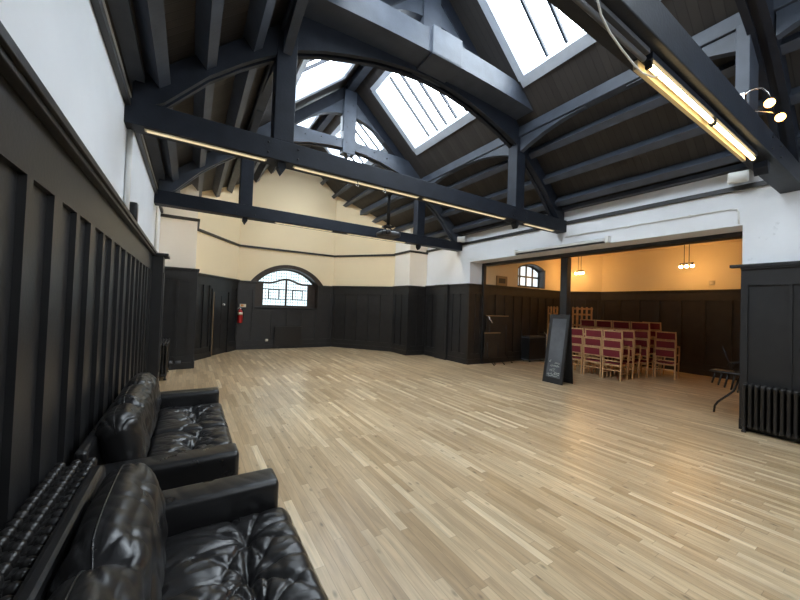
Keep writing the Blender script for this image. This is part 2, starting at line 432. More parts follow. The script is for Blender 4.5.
g=MB(); o=ud(DU0+.03)+nd*.045; g.obox((o.x,o.y,.02),(d.x*.03,d.y*.03,0),(nd.x*.012,nd.y*.012,0),(0,0,1.95)); obj('painted_gap_light',g,M['brass'],dr)  # light in the door gap, painted as a brown strip
k=MB(); o=ud(DU1-.32)+nd*.075; k.sphere((o.x,o.y,1.58),.04,10,8); o2=ud(DU1-.32)+nd*.044; k.tube([(o2.x,o2.y,1.58),(o.x,o.y,1.58)],.012,8); obj('door_knob',k,M['whitep'],dr)

# ---- far wall with arched window
YF=A2.y; CX=3.16
def arch(hw,zs,zt,t):   # circular segment through (+-hw,zs),(0,zt)
    r=zt-zs; R=(hw*hw+r*r)/(2*r)
    return zt-R+math.sqrt(max(0,R*R-t*t))
OW,OZS,OZT,OZB=1.17,2.40,3.02,1.50
w=MB()
def gab(x): return roof(x)+.02
def colm(x0,x1,zl0,zl1):
    if x0<XC<x1:
        w.prism([(x0,YF,zl0),(x1,YF,zl1),(x1,YF,gab(x1)),(XC,YF,ZR+.02),(x0,YF,gab(x0))],(0,.45,0))
    else:
        w.prism([(x0,YF,zl0),(x1,YF,zl1),(x1,YF,gab(x1)),(x0,YF,gab(x0))],(0,.45,0))
colm(A2.x-.05,CX-OW,0,0); colm(CX+OW,A3.x+.05,0,0)
w.box(CX-OW,CX+OW,YF,YF+.45,0,OZB)
NA=24
for i in range(NA):
    t0=-OW+2*OW*i/NA; t1=-OW+2*OW*(i+1)/NA
    colm(CX+t0,CX+t1,arch(OW,OZS,OZT,t0),arch(OW,OZS,OZT,t1))
wf=struct(obj('wall_far',w,M['cream']))
dado('panelling',(CX-OW,YF),(A2.x,YF),2.40,[(.08,.33)],wf)
dado('panelling',(A3.x,YF),(CX+OW,YF),2.40,[(.1,.5)],wf)
dado('panelling',(CX+OW,YF),(CX-OW,YF),1.49,even(2*OW,4,.1,.07),wf,pz1=1.36,cap=.05)
rail(wf,A3,A2,3.64)
# arched trim
tr=MB(); n=28; lo=[];hi=[]
for i in range(n+1):
    t=-1+2*i/n
    lo.append((CX+t*OW,YF-.06,arch(OW,OZS,OZT,t*OW))); hi.append((CX+t*1.37,YF-.06,arch(1.37,2.40,3.14,t*1.37)))
tr.strip(lo,hi,(0,.12,0)); struct(obj('trim_1',tr,M['frame']))
# window
YW=YF+.33
win=MB(); lo=[];hi=[]
for i in range(n+1):
    t=-1+2*i/n
    lo.append((CX+t*(OW-.14),YW,arch(OW-.14,2.47,2.95,t*(OW-.14)))); hi.append((CX+t*OW,YW,arch(OW,OZS,OZT+.01,t*OW)))
win.strip(lo,hi,(0,.09,0))
win.box(CX-OW,CX-.845,YW,YW+.09,OZB,2.47); win.box(CX+.845,CX+OW,YW,YW+.09,OZB,2.47)
win.box(CX-.845,CX+.845,YW,YW+.09,OZB,1.61)
win.box(CX-.035,CX+.035,YW-.01,YW+.09,1.61,2.6)
def ogee(t): return 2.44+.17*(.5+.5*math.cos(PI*min(1,abs(t)/.62)))
lo=[];hi=[]
for i in range(n+1):
    t=-1+2*i/n; x=CX+t*(OW-.1)
    lo.append((x,YW-.02,ogee(t)-.035)); hi.append((x,YW-.02,ogee(t)+.04))
win.strip(lo,hi,(0,.1,0))
w1=struct(obj('window_1',win,M['frame']))
gl=MB(); lo=[];hi=[]
for i in range(n+1):
    t=-1+2*i/n; x=CX+t*(OW-.12); lo.append((x,YW+.05,1.58)); hi.append((x,YW+.05,max(1.6,arch(OW-.12,2.46,2.96,t*(OW-.12)))))
gl.strip(lo,hi,(0,.012,0)); obj('window_glass',gl,M['pane'],w1)
ld=MB()
for i in range(-11,12):
    x=CX+i*.093
    if abs(i)<11: ld.box(x-.007,x+.007,YW+.036,YW+.048,1.6,arch(OW-.12,2.46,2.96,min(abs(x-CX),OW-.13)))
for z in (1.72,1.84,1.96,2.08,2.20,2.32,2.44,2.6,2.72,2.84):
    h=OW-.12 if z<2.46 else math.sqrt(max(0.001,(1-(z-2.46)/.5)))*1.05
    ld.box(CX-h,CX+h,YW+.037,YW+.047,z-.007,z+.007)
obj('leading',ld,M['lead'],w1)
cs=MB()
for s in (-1,1):
    cx=CX+s*.44
    for z in (1.83,2.22): cs.box(cx-.40,cx+.40,YW+.02,YW+.045,z-.012,z+.012)
    for dx in (-.19,.19): cs.box(cx+dx-.016,cx+dx+.016,YW+.015,YW+.045,1.83,2.2)
    cs.box(cx-.19,cx+.19,YW+.015,YW+.045,2.18,2.21); cs.box(cx-.19,cx+.19,YW+.015,YW+.045,1.83,1.86)
obj('casement_bars',cs,M['lead'],w1)

lnm=MB(); lo=[];hi=[]
for i in range(n+1):
    t=-1+2*i/n; lo.append((CX+t*(OW-.02),YF-.05,arch(OW-.02,OZS,OZT-.02,t*(OW-.02)))); hi.append((CX+t*OW,YF-.05,arch(OW,OZS,OZT+.0,t*OW)))
lnm.strip(lo,hi,(0,.38,0)); lnm.box(CX-OW,CX-OW+.02,YF-.05,YW,OZB,OZS); lnm.box(CX+OW-.02,CX+OW,YF-.05,YW,OZB,OZS); lnm.box(CX-OW,CX+OW,YF-.06,YW,OZB-.005,OZB+.02)
obj('window_lining',lnm,M['frame'],w1)

# ---- right canted wall, pier
wr_=slabwall('wall_far_right',A4,A3,M['cream'])
Lr=(A4-A3).length
dado('panelling',A4,A3,2.42,even(Lr,5,.1,.07),wr_); rail(wr_,A4,A3,3.64)
w=MB(); w.prism([(A5.x,A5.y,0),(XR+.05,A5.y,0),(XR+.05,A5.y,ZW),(A5.x,A5.y,roof(A5.x))],(0,1.3,0))
wq=struct(obj('wall_pier_right',w,M['ivory']))
dado('panelling',(XR,A5.y),A5,2.43,even(.76,2,.1,.06),wq); dado('panelling',(A5.x,A5.y-.05),A4,2.43,even(1.0,2),wq)
rail(wq,(XR,A5.y),A5,3.66); rail(wq,(A5.x,A5.y-.05),A4,3.66)

# ---- right wall: near pier, lintel over the opening, far length
JY0,JY1,JX=1.64,7.72,7.88
w=MB()
w.box(XR,JX,YB,JY0,0,ZW+.02); w.box(XR,JX,JY1,FR+1.2,0,ZW+.02); w.box(XR,JX,JY0,JY1,3.18,ZW+.02)
wr=struct(obj('wall_right',w,M['whiteR']))
pn=[]; u=.08
while u<4.6: pn.append((u,u+.42)); u+=.455
dado('panelling',(XR,YB),(XR,JY0),2.50,[(4.84-b,4.84-a) for a,b in pn if b<4.8],wr,cap=.09,pz1=2.22,capext=(0,.12))
dado('panelling',(XR,JY1),(XR,FR-.05),2.46,[(.1,.36),(.44,.72),(1.55,1.8),(1.86,2.1)],wr)
b=MB(); b.box(XR-.13,XR,8.62,9.22,0,2.46); b.box(XR-.145,XR,8.72,9.12,.3,2.18); obj('panelling',b,M['black'],wr,.005)
c=MB(); c.box(XR-.17,XR,8.58,9.26,2.46,2.505); obj('dado_cap',c,M['black'],wr,.004)
dado('panelling',(JX+.02,JY1),(XR-.05,JY1),2.46,[(.1,.25),(.31,.47)],wr,M['brownblack'],cap=.03)
rail(wr,(XR,YB),(XR,FR),3.74)
t=MB(); t.box(JX-.01,JX+.24,JY0,JY1,3.10,3.18); t.box(JX-.02,JX+.08,JY1-.10,JY1,0,3.10); struct(obj('trim_2',t,M['black'],None,.004))
# conduit on the lintel
cd=MB(); cd.tube([(XR-.02,4.6,3.46),(XR-.02,1.78,3.46),(XR-.02,1.70,3.44),(XR-.02,1.68,3.38),(XR-.02,1.68,3.2)],.013,8)
for yy in (4.3,3.3,2.3): cd.box(XR-.035,XR,yy-.02,yy+.02,3.44,3.48)
tag(obj('conduit_pipe',cd,M['whitep']),'thin white conduit pipe running along the white beam over the right opening','pipe')

# ---- alcove
AX=12.9; AZ=3.85
w=MB(); w.box(JX,9.57,JY1-.02,JY1+.4,0,AZ); w.box(11.10,12.15,JY1-.02,JY1+.4,0,AZ); w.box(9.57,11.10,JY1-.02,JY1+.4,0,2.55)
WA=[];n2=14
lo=[];hi=[]
for i in range(n2+1):
    t=-1+2*i/n2; lo.append((10.335+t*.765,JY1-.02,arch(.765,3.20,3.40,t*.765))); hi.append((10.335+t*.765,JY1-.02,AZ))
w.strip(lo,hi,(0,.42,0))
wa=struct(obj('wall_alcove_left',w,M['cream']))
dado('panelling',(12.1,JY1-.02),(JX+.08,JY1-.02),2.47,even(4.1,9,.1,.08),wa,M['brownblack'])
w=MB(); w.prism([(12.1,JY1-.02,0),(AX,6.6,0),(AX,6.6,AZ),(12.1,JY1-.02,AZ)],(.25,.2,0)); wac=struct(obj('wall_alcove_corner',w,M['cream']))
dado('panelling',(AX,6.6),(12.1,JY1-.02),2.47,even(1.37,3),wac,M['brownblack'])
w=MB(); w.box(AX,AX+.25,.2,6.6,0,AZ); wab=struct(obj('wall_alcove_back',w,M['cream']))
dado('panelling',(AX,.2),(AX,6.6),2.47,even(6.4,11,.1,.12),wab,M['brownblack'])
w=MB(); w.box(JX,AX,.2,.4,0,AZ); war=struct(obj('wall_alcove_right',w,M['cream']))
w=MB(); w.box(JX-.02,AX+.25,.2,JY1+.38,AZ,AZ+.1); struct(obj('ceiling_alcove',w,M['cream']))
# alcove window
YV=JY1+.22
fr=MB(); lo=[];hi=[]
for i in range(n2+1):
    t=-1+2*i/n2; lo.append((10.335+t*.69,YV,arch(.69,3.15,3.33,t*.69))); hi.append((10.335+t*.765,YV,arch(.765,3.20,3.40,t*.765)))
fr.strip(lo,hi,(0,.07,0))
fr.box(9.57,9.645,YV,YV+.07,2.55,3.2); fr.box(11.025,11.10,YV,YV+.07,2.55,3.2); fr.box(9.6,11.07,YV,YV+.07,2.55,2.63)
for x in (9.98,10.335,10.69): fr.box(x-.03,x+.03,YV,YV+.06,2.6,3.33)
fr.box(9.6,11.07,YV,YV+.06,2.92,2.98)
w2=struct(obj('window_2',fr,M['frame']))
g=MB(); lo=[];hi=[]
for i in range(n2+1):
    t=-1+2*i/n2; lo.append((10.335+t*.7,YV+.03,2.6)); hi.append((10.335+t*.7,YV+.03,arch(.7,3.15,3.34,t*.7)))
g.strip(lo,hi,(0,.012,0)); obj('window_glass',g,M['pane2'],w2)
ln=MB(); ln.box(11.06,11.10,JY1-.02,YV,2.55,3.24); ln.box(9.57,9.60,JY1-.02,YV,2.55,3.24); lo=[];hi=[]
for i in range(n2+1):
    t=-1+2*i/n2; lo.append((10.335+t*.745,JY1-.03,arch(.745,3.18,3.375,t*.745))); hi.append((10.335+t*.765,JY1-.03,arch(.765,3.20,3.40,t*.765)))
ln.strip(lo,hi,(0,.25,0)); obj('window_lining',ln,M['grey'],w2)

# ---- wall behind the camera
w=MB(); w.prism([(XL-.1,YB,0),(JX,YB,0),(JX,YB,ZW),(XR,YB,ZW+.02),(XC,YB,ZR+.02),(XL,YB,ZW+.02),(XL-.1,YB,ZW)],(0,-.25,0))
wb=struct(obj('wall_back',w,M['white']))
dado('panelling',(XL,YB),(XR,YB),2.5,even(8.0,14,.15,.1),wb)

bw=MB(); bw.box(1.3,5.4,YB,YB+.06,2.7,2.8); bw.box(1.3,5.4,YB,YB+.06,4.9,5.0)  # unseen window, added to throw fill light forward into the room
for x in (1.3,2.3,3.3,4.3,5.3): bw.box(x,x+.08,YB,YB+.06,2.7,5.0)
w3=struct(obj('window_0',bw,M['frame'])); g=MB(); g.box(1.32,5.38,YB+.01,YB+.03,2.75,4.95); obj('window_glass',g,M['backfill'],w3)

# ------------------------------------------------------------------ roof
SKXF=4.72; SKX0,SKX1=3.78-.02,5.10     # plan extent on the right slope
bays=[(-2.1,-.7),(1.5,4.1),(5.08,7.62),(8.65,11.3)]
YE=13.35; RT=.16
nrm={1:Vector((SL,0,1)).normalized(),-1:Vector((-SL,0,1)).normalized()}
def rp(side,x,y,h=0):
    """point on a roof slope, x given for the right slope, mirrored on the left"""
    p=Vector((x,y,roof(x)))+nrm[1]*h
    if side<0: p.x=2*XC-p.x
    return p
rf=MB()
def rslab(side,x0,x1,y0,y1):
    rf.hexa([rp(side,x0,y0),rp(side,x1,y0),rp(side,x1,y1),rp(side,x0,y1),rp(side,x0,y0,RT),rp(side,x1,y0,RT),rp(side,x1,y1,RT),rp(side,x0,y1,RT)])
for s in (1,-1):
    rslab(s,XC,SKX0,YB-.25,YE); rslab(s,SKX1,XR+.55,YB-.25,YE)
    y=YB-.25
    for a,b_ in bays:
        rslab(s,SKX0,SKX1,y,a); y=b_
        if a>8: rslab(s,SKXF,SKX1,a,b_)
    rslab(s,SKX0,SKX1,y,YE)
ceil=struct(obj('ceiling',rf,M['boards']))
def purlin(side,x,y0,y1,wd=.13,dp=.20,mat=None):
    mb=MB(); a=wd/2/math.sqrt(1+SL*SL)
    mb.hexa([rp(side,x-a,y0,-dp),rp(side,x+a,y0,-dp),rp(side,x+a,y1,-dp),rp(side,x-a,y1,-dp),rp(side,x-a,y0,.0),rp(side,x+a,y0,.0),rp(side,x+a,y1,.0),rp(side,x-a,y1,.0)])
    obj('purlin',mb,mat or M['timber'],ceil)
for s in (1,-1):
    for x in ((7.08,6.62,6.12) if s>0 else (7.14,6.70,6.2)): purlin(s,x,YB,13.2)
    for x in (5.30,4.90): purlin(s,x,8.4,13.2)
    for x in (4.40,3.95): purlin(s,x,11.5,13.2)
    for a,b_ in zip([YB]+[q[1] for q in bays],[q[0] for q in bays]):
        for x in (5.02,3.86):
            pass
rd=MB(); rd.box(XC-.09,XC+.09,YB,13.2,ZR-.28,ZR-.04); obj('ridge_beam',rd,M['timber'],ceil)
def wallplate(s):
    mb=MB(); x=XR-.16; a=x if s>0 else 2*XC-x-.14
    mb.box(a,a+.14,YB,FR,ZW-.0,ZW+.07); obj('wall_plate',mb,M['timber'],ceil)
wallplate(1); wallplate(-1)

# skylights
wi=3
for bi,(a,b_) in enumerate(bays):
    if a>8: SKX1=SKXF
    for s in (1,-1):
        H=.42
        rv=MB(); t=.05
        def piece(x0,x1,y0,y1,h0,h1):
            rv.hexa([rp(s,x0,y0,h0),rp(s,x1,y0,h0),rp(s,x1,y1,h0),rp(s,x0,y1,h0),rp(s,x0,y0,h1),rp(s,x1,y0,h1),rp(s,x1,y1,h1),rp(s,x0,y1,h1)])
        piece(SKX0-.0,SKX0+.035,a,b_,-.03,H); piece(SKX1-.035,SKX1,a,b_,-.03,H)
        piece(SKX0,SKX1,a,a+.05,-.03,H); piece(SKX0,SKX1,b_-.05,b_,-.03,H)
        piece(SKX1-.01,SKX1+.10,a-.06,b_+.06,-.035,0.0); piece(SKX0-.06,SKX0+.01,a-.06,b_+.06,-.035,0.0)
        piece(SKX0,SKX1,a-.06,a+.01,-.035,0.0); piece(SKX0,SKX1,b_-.01,b_+.08,-.035,0.0)
        wo=struct(obj('window_%d'%wi,rv,M['reveal'])); wi+=1
        gp=MB(); x0,x1=SKX0+.036,SKX1-.036
        gp.hexa([rp(s,x0,a+.05,H-.06),rp(s,x1,a+.05,H-.06),rp(s,x1,b_-.05,H-.06),rp(s,x0,b_-.05,H-.06),rp(s,x0,a+.05,H-.04),rp(s,x1,a+.05,H-.04),rp(s,x1,b_-.05,H-.04),rp(s,x0,b_-.05,H-.04)])
        obj('window_glass',gp,M['sky'],wo)
        bb=MB()
        nk=max(4,round((b_-a)/.37))
        for k in range(1,nk):
            yy=a+(b_-a)*k/nk
            bb.hexa([rp(s,x0,yy-.022,H-.13),rp(s,x1,yy-.022,H-.13),rp(s,x1,yy+.022,H-.13),rp(s,x0,yy+.022,H-.13),rp(s,x0,yy-.022,H-.06),rp(s,x1,yy-.022,H-.06),rp(s,x1,yy+.022,H-.06),rp(s,x0,yy+.022,H-.06)])
        obj('glazing_bars',bb,M['timberD'],wo)

# ------------------------------------------------------------------ roof trusses
def mir(x,s): return x if s<0 else 2*XC-x
SOF=[(-.60,3.72),(-.33,3.90),(.10,4.38),(.45,4.68),(.75,4.90),(1.13,5.14),(1.5,5.29),(1.86,5.40),(2.35,5.53),(2.85,5.61),(3.34,5.64)]
def truss(yf,label,box=True,po=.01,pw=(.13,.13),pd=.23,name='roof_truss'):
    T=thing(name,label,'roof truss',(XC,yf,3.57),0,None)
    def part(nm,mb,mat=M['timberD'],bv=.008,par=None):
        o=obj(nm,mb,mat,None,bv); o.parent=par or T; o.matrix_parent_inverse=Matrix() if par else Matrix.Translation((-XC,-yf,-3.57)); return o
    m=MB(); m.box(XL-.02,XR+.02,yf,yf+.25,3.57,3.84); tb=part('tie_beam',m)
    m=MB(); m.tube([(0,.01,0),(0,-.014,0)],.013,8); bme=m.mesh('bolt'); bme.materials.append(M['metal'])
    def bolt(x,z):
        o=bpy.data.objects.new('bolt',bme); COL.objects.link(o); o.parent=T; o.location=(x-XC,0,z-3.57)
    for x in (.78,1.16,5.52,5.90):
        for z in (3.64,3.77): bolt(x,z)
    if not box:
        for x,z in ((2.2,5.80),(2.6,5.86),(3.0,5.9),(3.68,5.9),(4.08,5.86),(4.48,5.80),(3.27,6.3),(3.41,6.5),(3.27,6.7),(3.41,6.9),(3.27,5.9)): bolt(x,z)
    for s in (-1,1):
        x0=mir(.97,s)
        m=MB(); m.box(x0-pw[0],x0+pw[1],yf+po,yf+po+pd,3.84,5.30); part('queen_post',m,M['timber'] if yf<2 else M['timberD'])
        m=MB(); m.box(x0-.05,x0+.05,yf+.06,yf+.18,3.50,3.57); m.prism([(x0-.05,yf+.06,3.5),(x0+.05,yf+.06,3.5),(x0,yf+.06,3.42)],(0,.12,0)); part('pendant',m,bv=0)
        # curved brace from wall to the collar: two ribs with a gap
        for yy0,yy1,dz in ((yf+.02,yf+.09,0),(yf+.16,yf+.23,0),(yf+.09,yf+.16,.05)):
            m=MB(); lo=[(mir(x,s),yy0,z+dz) for x,z in SOF]
            hi=[(mir(x,s),yy0,min(roof(x)-.03,9 if x<1.3 else max(z+.40,5.80)) if box else min(roof(x)-.03,9 if x<.9 else max(z+.36,5.96))) for x,z in SOF]
            if not box: lo=[(p[0],p[1],p[2]+(.12 if p[2]>5.2 else 0)) for p in lo]
            if s>0: lo.reverse(); hi.reverse()
            m.strip(lo,hi,(0,yy1-yy0,0)); part('arched_brace',m,M['timberD'] if box else M['timber'],0)
        # principal rafter under the roof boards
        m=MB(); a=mir(-.62,s); b=mir(XC-.02,s)
        m.prism([(a,yf+.035,roof(XL+.05)-.06),(a,yf+.035,roof(XL+.05)-.30),(b,yf+.035,ZR-.42),(b,yf+.035,ZR-.10)],(0,.18,0)); part('principal_rafter',m)
        # upper curved brace between collar and king post
        lo=[];hi=[]
        for i in range(9):
            t=i/8; x=1.95+(3.2-1.95)*t
            lo.append((mir(x,s),yf+.05,6.02+.62*math.sin(t*PI/2)**1.0)); hi.append((mir(x,s),yf+.05,max(6.03+.62*math.sin(t*PI/2),roof(x)-.34)))
        if s>0: lo.reverse(); hi.reverse()
        m=MB(); m.strip(lo,hi,(0,.14,0)); part('upper_brace',m,M['timber'],0)
        # knee braces along the room under the arcade plate
        px=mir(.97,s)
        for dr in (-1,1):
            lo=[];hi=[]
            for i in range(9):
                t=i/8; yy=yf+.125+dr*(.12+1.35*t)
                lo.append((px-.055,yy,5.0+.28*(1-(1-t)**2))); hi.append((px-.055,yy,5.292))
            m=MB(); m.strip(lo,hi,(.11,0,0)); part('knee_brace',m,M['timber'],0)
    # collar, with its front face standing proud of the tie beam
    if box:
        n=24; lo=[];hi=[]
        for i in range(n+1):
            t=-1+2*i/n; x=XC+t*2.2; a=5.70-.05*(t*1.25)**2; lo.append((x,yf-.38,a)); hi.append((x,yf-.38,max(a+.01,min(a+.36,roof(x)-.01))))
        m=MB(); m.strip(lo,hi,(0,.62,0)); part('collar_beam',m,M['timber'],0)
        m=MB(); m.box(XC-.30,XC+.30,yf-.42,yf-.36,5.66,6.12); m.box(XC-.30,XC+.30,yf-.42,yf+.2,5.655,5.69); part('collar_block',m,M['timber'])
    kz=5.70 if box else 5.62
    if not box:
        m=MB(); m.prism([(XC-.06,yf+.0,kz),(XC+.06,yf+.0,kz),(XC,yf+.0,kz-.1)],(0,.2,0)); part('pendant',m,M['timber'],0)
    m=MB(); m.box(XC-.17,XC+.17,yf-.01 if not box else yf+.02,yf+.23,kz,ZR-.3); m.box(XC-.19,XC-.15,yf+.02,yf+.1,6.2,6.9); m.box(XC+.15,XC+.19,yf+.02,yf+.1,6.2,6.9); part('king_post',m,M['timber'])
    return T
truss(1.0,'nearest black timber roof truss, carrying the bright fluorescent tubes at upper right',po=.20,pd=.13,pw=(.13,.24))
truss(4.58,'large middle black roof truss with the pale lit collar beam and the projector below')
truss(8.10,'farthest black timber roof truss, just in front of the cream end walls',box=False)
# arcade plates on the queen posts
for s in (-1,1):
    x=mir(.97,s); m=MB(); m.box(x-.09,x+.09,YB,13.1,5.30,5.50)
    obj('arcade_plate',m,M['timber'],ceil,.01)

# ------------------------------------------------------------------ lights on the tie beams
def batten(x0,x1,y,z,mat,label,group,tubes=1,lit=False,name='fluorescent_light'):
    T=thing(name,label,'light fitting',((x0+x1)/2,y,z),0,group)
    cx=(x0+x1)/2
    def part(nm,mb,mt,bv=0):
        o=obj(nm,mb,mt,None,bv); o.parent=T; o.matrix_parent_inverse=Matrix.Translation((-cx,-y,-z)); return o
    m=MB(); m.box(x0,x1,y-.03,y+.03,z-(.05 if lit else .014),z); part('housing',m,M['timberD'] if lit else M['batten'],.003)
    if not lit:
        m=MB(); m.box(x0+.02,x1-.02,y-.022,y+.022,z-.022,z-.014); part('diffuser',m,mat); return T
    L=(x1-x0)/tubes
    for k in range(tubes):
        a=x0+k*L+.03; b=x0+(k+1)*L-.03
        m=MB(); m.tube([(a,y,z-.075),(b,y,z-.075)],.017,10); part('tube',m,mat)
        m=MB(); m.box(a-.025,a,y-.02,y+.02,z-.1,z-.05); part('lamp_holder',m,M['metal'])
        m=MB(); m.box(b,b+.025,y-.02,y+.02,z-.1,z-.05); part('lamp_holder',m,M['metal'])
    return T
t0=batten(2.70,5.30,1.10,3.568,M['tube'],'bright lit double fluorescent tube under the nearest roof beam at upper right',None,2,True)
m=MB(); m.box(2.70,5.31,1.165,1.195,3.50,3.565); m_=obj('reflector',m,M['batten']); m_.parent=t0; m_.matrix_parent_inverse=Matrix.Translation(-t0.location)
m=MB(); m.tube([(1.2,1.10,3.50),(2.64,1.10,3.50)],.017,10); m.box(1.2,2.66,1.07,1.13,3.535,3.568); tag(obj('unlit_light_tube',m,M['grey']),'unlit grey tube next to the bright fluorescent light under the nearest beam','light fitting')
for a,b,l in ((-.5,.78,'short pale strip light under the middle beam, nearest the left wall'),(1.12,3.2,'pale strip light under the middle beam, left of the projector'),(3.3,5.35,'pale strip light under the middle beam, right of the projector'),(5.95,6.97,'short pale strip light at the right wall end of the middle beam')):
    batten(a,b,4.66,3.568,M['dimtube'],l,'strip lights on the middle beam')
for a,b,l in ((1.6,3.0,'faint strip light under the farthest beam, left one'),(3.4,5.2,'faint strip light under the farthest beam, right one')):
    batten(a,b,8.16,3.568,M['dimtube'],l,'strip lights on the farthest beam')
for a,b,l in ((-.45,3.0,'left added fill tube hidden behind the farthest beam, facing the cream walls'),(3.6,7.1,'right added fill tube hidden behind the farthest beam, facing the cream walls')):
    batten(a,b,8.42,3.80,M['filltube'],l,'added fill tubes behind the farthest beam',2,True)  # out of sight, added to brighten the end walls
# loose white cable
K_=lambda x,y,z,Y:(x*Y/1.28,Y,1.7+(z-1.7)*Y/1.28)
pts=[K_(2.30,0,4.0,1.0),K_(2.352,0,3.93,1.0),K_(2.409,0,3.836,1.01),K_(2.536,0,3.765,1.02),K_(2.716,0,3.718,1.03),K_(2.908,0,3.682,1.05),K_(3.045,0,3.673,1.08),K_(3.224,0,3.711,1.07),K_(3.414,0,3.796,1.05)]
m=MB(); m.tube(pts,.006,8); tag(obj('white_cable',m,M['whitep']),'loose white cable looping down to the bright fluorescent tube','cable')

# twin spot lamp on the nearest post
px=5.68
T=thing('spot_lamp','pair of glowing orange spot lamps on a chrome arm by the nearest roof post','lamp',(5.60,1.2,4.28))
def tpart(T,nm,mb,mt,bv=0,par=None):
    o=obj(nm,mb,mt,None,bv); o.parent=par or T; o.matrix_parent_inverse=Matrix() if par else Matrix.Translation(-T.location); return o
m=MB(); m.tube([(5.42,1.235,4.30),(5.44,1.19,4.36),(5.5,1.14,4.40),(5.60,1.10,4.42),(5.68,1.07,4.38),(5.70,1.05,4.30)],.011,8); tpart(T,'arm',m,M['chrome'])
m=MB(); m.tube([(5.54,1.21,4.18),(5.75,1.15,4.22),(6.0,1.10,4.27),(6.16,1.06,4.26)],.011,8); tpart(T,'arm',m,M['chrome'])
m=MB(); m.box(5.38,5.46,1.20,1.24,4.24,4.34); tpart(T,'mounting_plate',m,M['chrome'])
for c,dv in (((5.69,1.05,4.28),(-.75,-.1,-.55)),((6.19,1.05,4.28),(-.75,-.1,-.55))):
    dv=Vector(dv).normalized(); c=Vector(c)
    m=MB(); m.tube([c,c+dv*.05,c+dv*.12],[.03,.05,.055],12); tpart(T,'lamp_head',m,M['metal'])
    m=MB(); m.sphere(c+dv*.135,.048,10,8); tpart(T,'bulb',m,M['spot'])

# ------------------------------------------------------------------ projector
T=thing('projector','dark ceiling projector hanging on a pole under the middle roof beam','projector',(2.84,5.02,3.57))
m=MB(); m.tube([(2.84,5.02,3.72),(2.84,5.02,3.08)],.03,10); m.box(2.79,2.89,4.83,5.07,3.62,3.72); tpart(T,'pole',m,M['metal'])
m=MB(); m.box(2.76,2.92,4.95,5.1,3.06,3.085); m.tube([(2.84,5.02,3.07),(2.72,5.0,2.99)],.012); m.tube([(2.84,5.02,3.07),(2.96,5.0,2.99)],.012); tpart(T,'bracket',m,M['metal'])
m=MB(); m.rbox((2.84,5.0,2.93),(.36,.28,.10),.045,(8,8,6)); tpart(T,'body',m,M['dkgrey'])
m=MB(); m.tube([(2.74,4.86,2.935),(2.74,4.82,2.935)],.045,14); tpart(T,'lens',m,M['metal'])
# hooks on the beam
for i,x in enumerate((2.05,2.52)):
    m=MB(); m.tube([(x,4.6,3.57),(x,4.6,3.53)]+[(x+.025*math.sin(a),4.6,3.505+.025*math.cos(a)) for a in [k*PI/5 for k in range(0,9)]],.006,6)
    tag(obj('hook',m,M['chrome']),('left' if i==0 else 'right')+' one of two small metal hooks under the middle beam beside the projector','hook','hooks under the middle beam')

# projector screen case over the opening
T=thing('projector_screen','long white rolled up projector screen case over the right opening','projector screen',(7.25,4.77,3.25))
m=MB(); m.tube([(7.27,3.66,3.245),(7.27,5.92,3.245)],.038,14); tpart(T,'case',m,M['whitep'])
m=MB(); m.box(7.22,7.34,3.60,3.66,3.19,3.31); tpart(T,'end_cap',m,M['whitep'])
m=MB(); m.box(7.22,7.34,5.92,5.96,3.19,3.31); tpart(T,'end_cap',m,M['whitep'])
m=MB(); m.box(7.24,7.30,3.7,5.92,3.185,3.212); tpart(T,'weight_bar',m,M['metal'])

# white wall speakers
def speaker(loc,rz,label):
    T=thing('wall_speaker',label,'speaker',loc,rz,'white speakers high on the right wall')
    m=MB(); m.prism([(-.12,-.09,-.085),(.12,-.09,-.085),(.12,-.09,.085),(-.12,-.09,.085)],(0,.18,0)); local('cabinet',m,M['whitep'],T,.025)
    m=MB(); m.rbox((0,-.094,0),(.2,.014,.13),.006,(2,2,2)); local('grille',m,M['batten'] if False else M['whitep'],T)
    m=MB(); m.box(-.02,.02,.088,.17,-.02,.02); local('bracket',m,M['metal'],T)
    T.rotation_euler=(math.radians(14),0,rz)
    return T
speaker((7.16,7.95,3.90),math.radians(-55),'white box speaker high on the right wall by the farthest roof beam')
speaker((7.16,1.66,3.90),math.radians(-75),'white box speaker high on the right wall by the nearest roof beam')

# pendant lights in the alcove
def pendant(loc,label,rz):
    T=thing('pendant_light',label,'pendant light',loc,rz,'three bulb pendants in the alcove')
    m=MB(); m.box(-.16,.16,-.04,.04,-.03,0); local('ceiling_plate',m,M['metal'],T,.005)
    for x in (-.06,.06):
        m=MB(); m.tube([(x,0,-.03),(x,0,-.62)],.008,6); local('rod',m,M['metal'],T)
    m=MB(); m.tube([(-.17,0,-.62),(.17,0,-.62)],.014,8); local('cross_bar',m,M['metal'],T)
    for x in (-.14,0,.14):
        m=MB(); m.lathe([(.02,0),(.03,-.04),(.03,-.06)],(x,0,-.62),10); h=local('bulb_holder',m,M['metal'],T)
        m=MB(); m.sphere((x,0,-.705),.042,12,8); b=local('bulb',m,M['bulb'],h)
    return T
pendant((12.0,3.82,AZ),'glowing three bulb pendant above the alcove, to the right over the chairs',math.radians(80))
pendant((11.9,6.88,AZ),'glowing three bulb pendant in the alcove beside the black post',math.radians(80))

# ------------------------------------------------------------------ post at the opening
T=thing('post','square black timber post holding the beam over the alcove opening','post',(8.07,5.02,0))
m=MB(); m.box(-.09,.09,-.09,.09,.0,3.10); local('shaft',m,M['black'],T,.012)
m=MB(); m.box(-.11,.11,-.11,.11,0,.14); local('base',m,M['black'],T,.008)

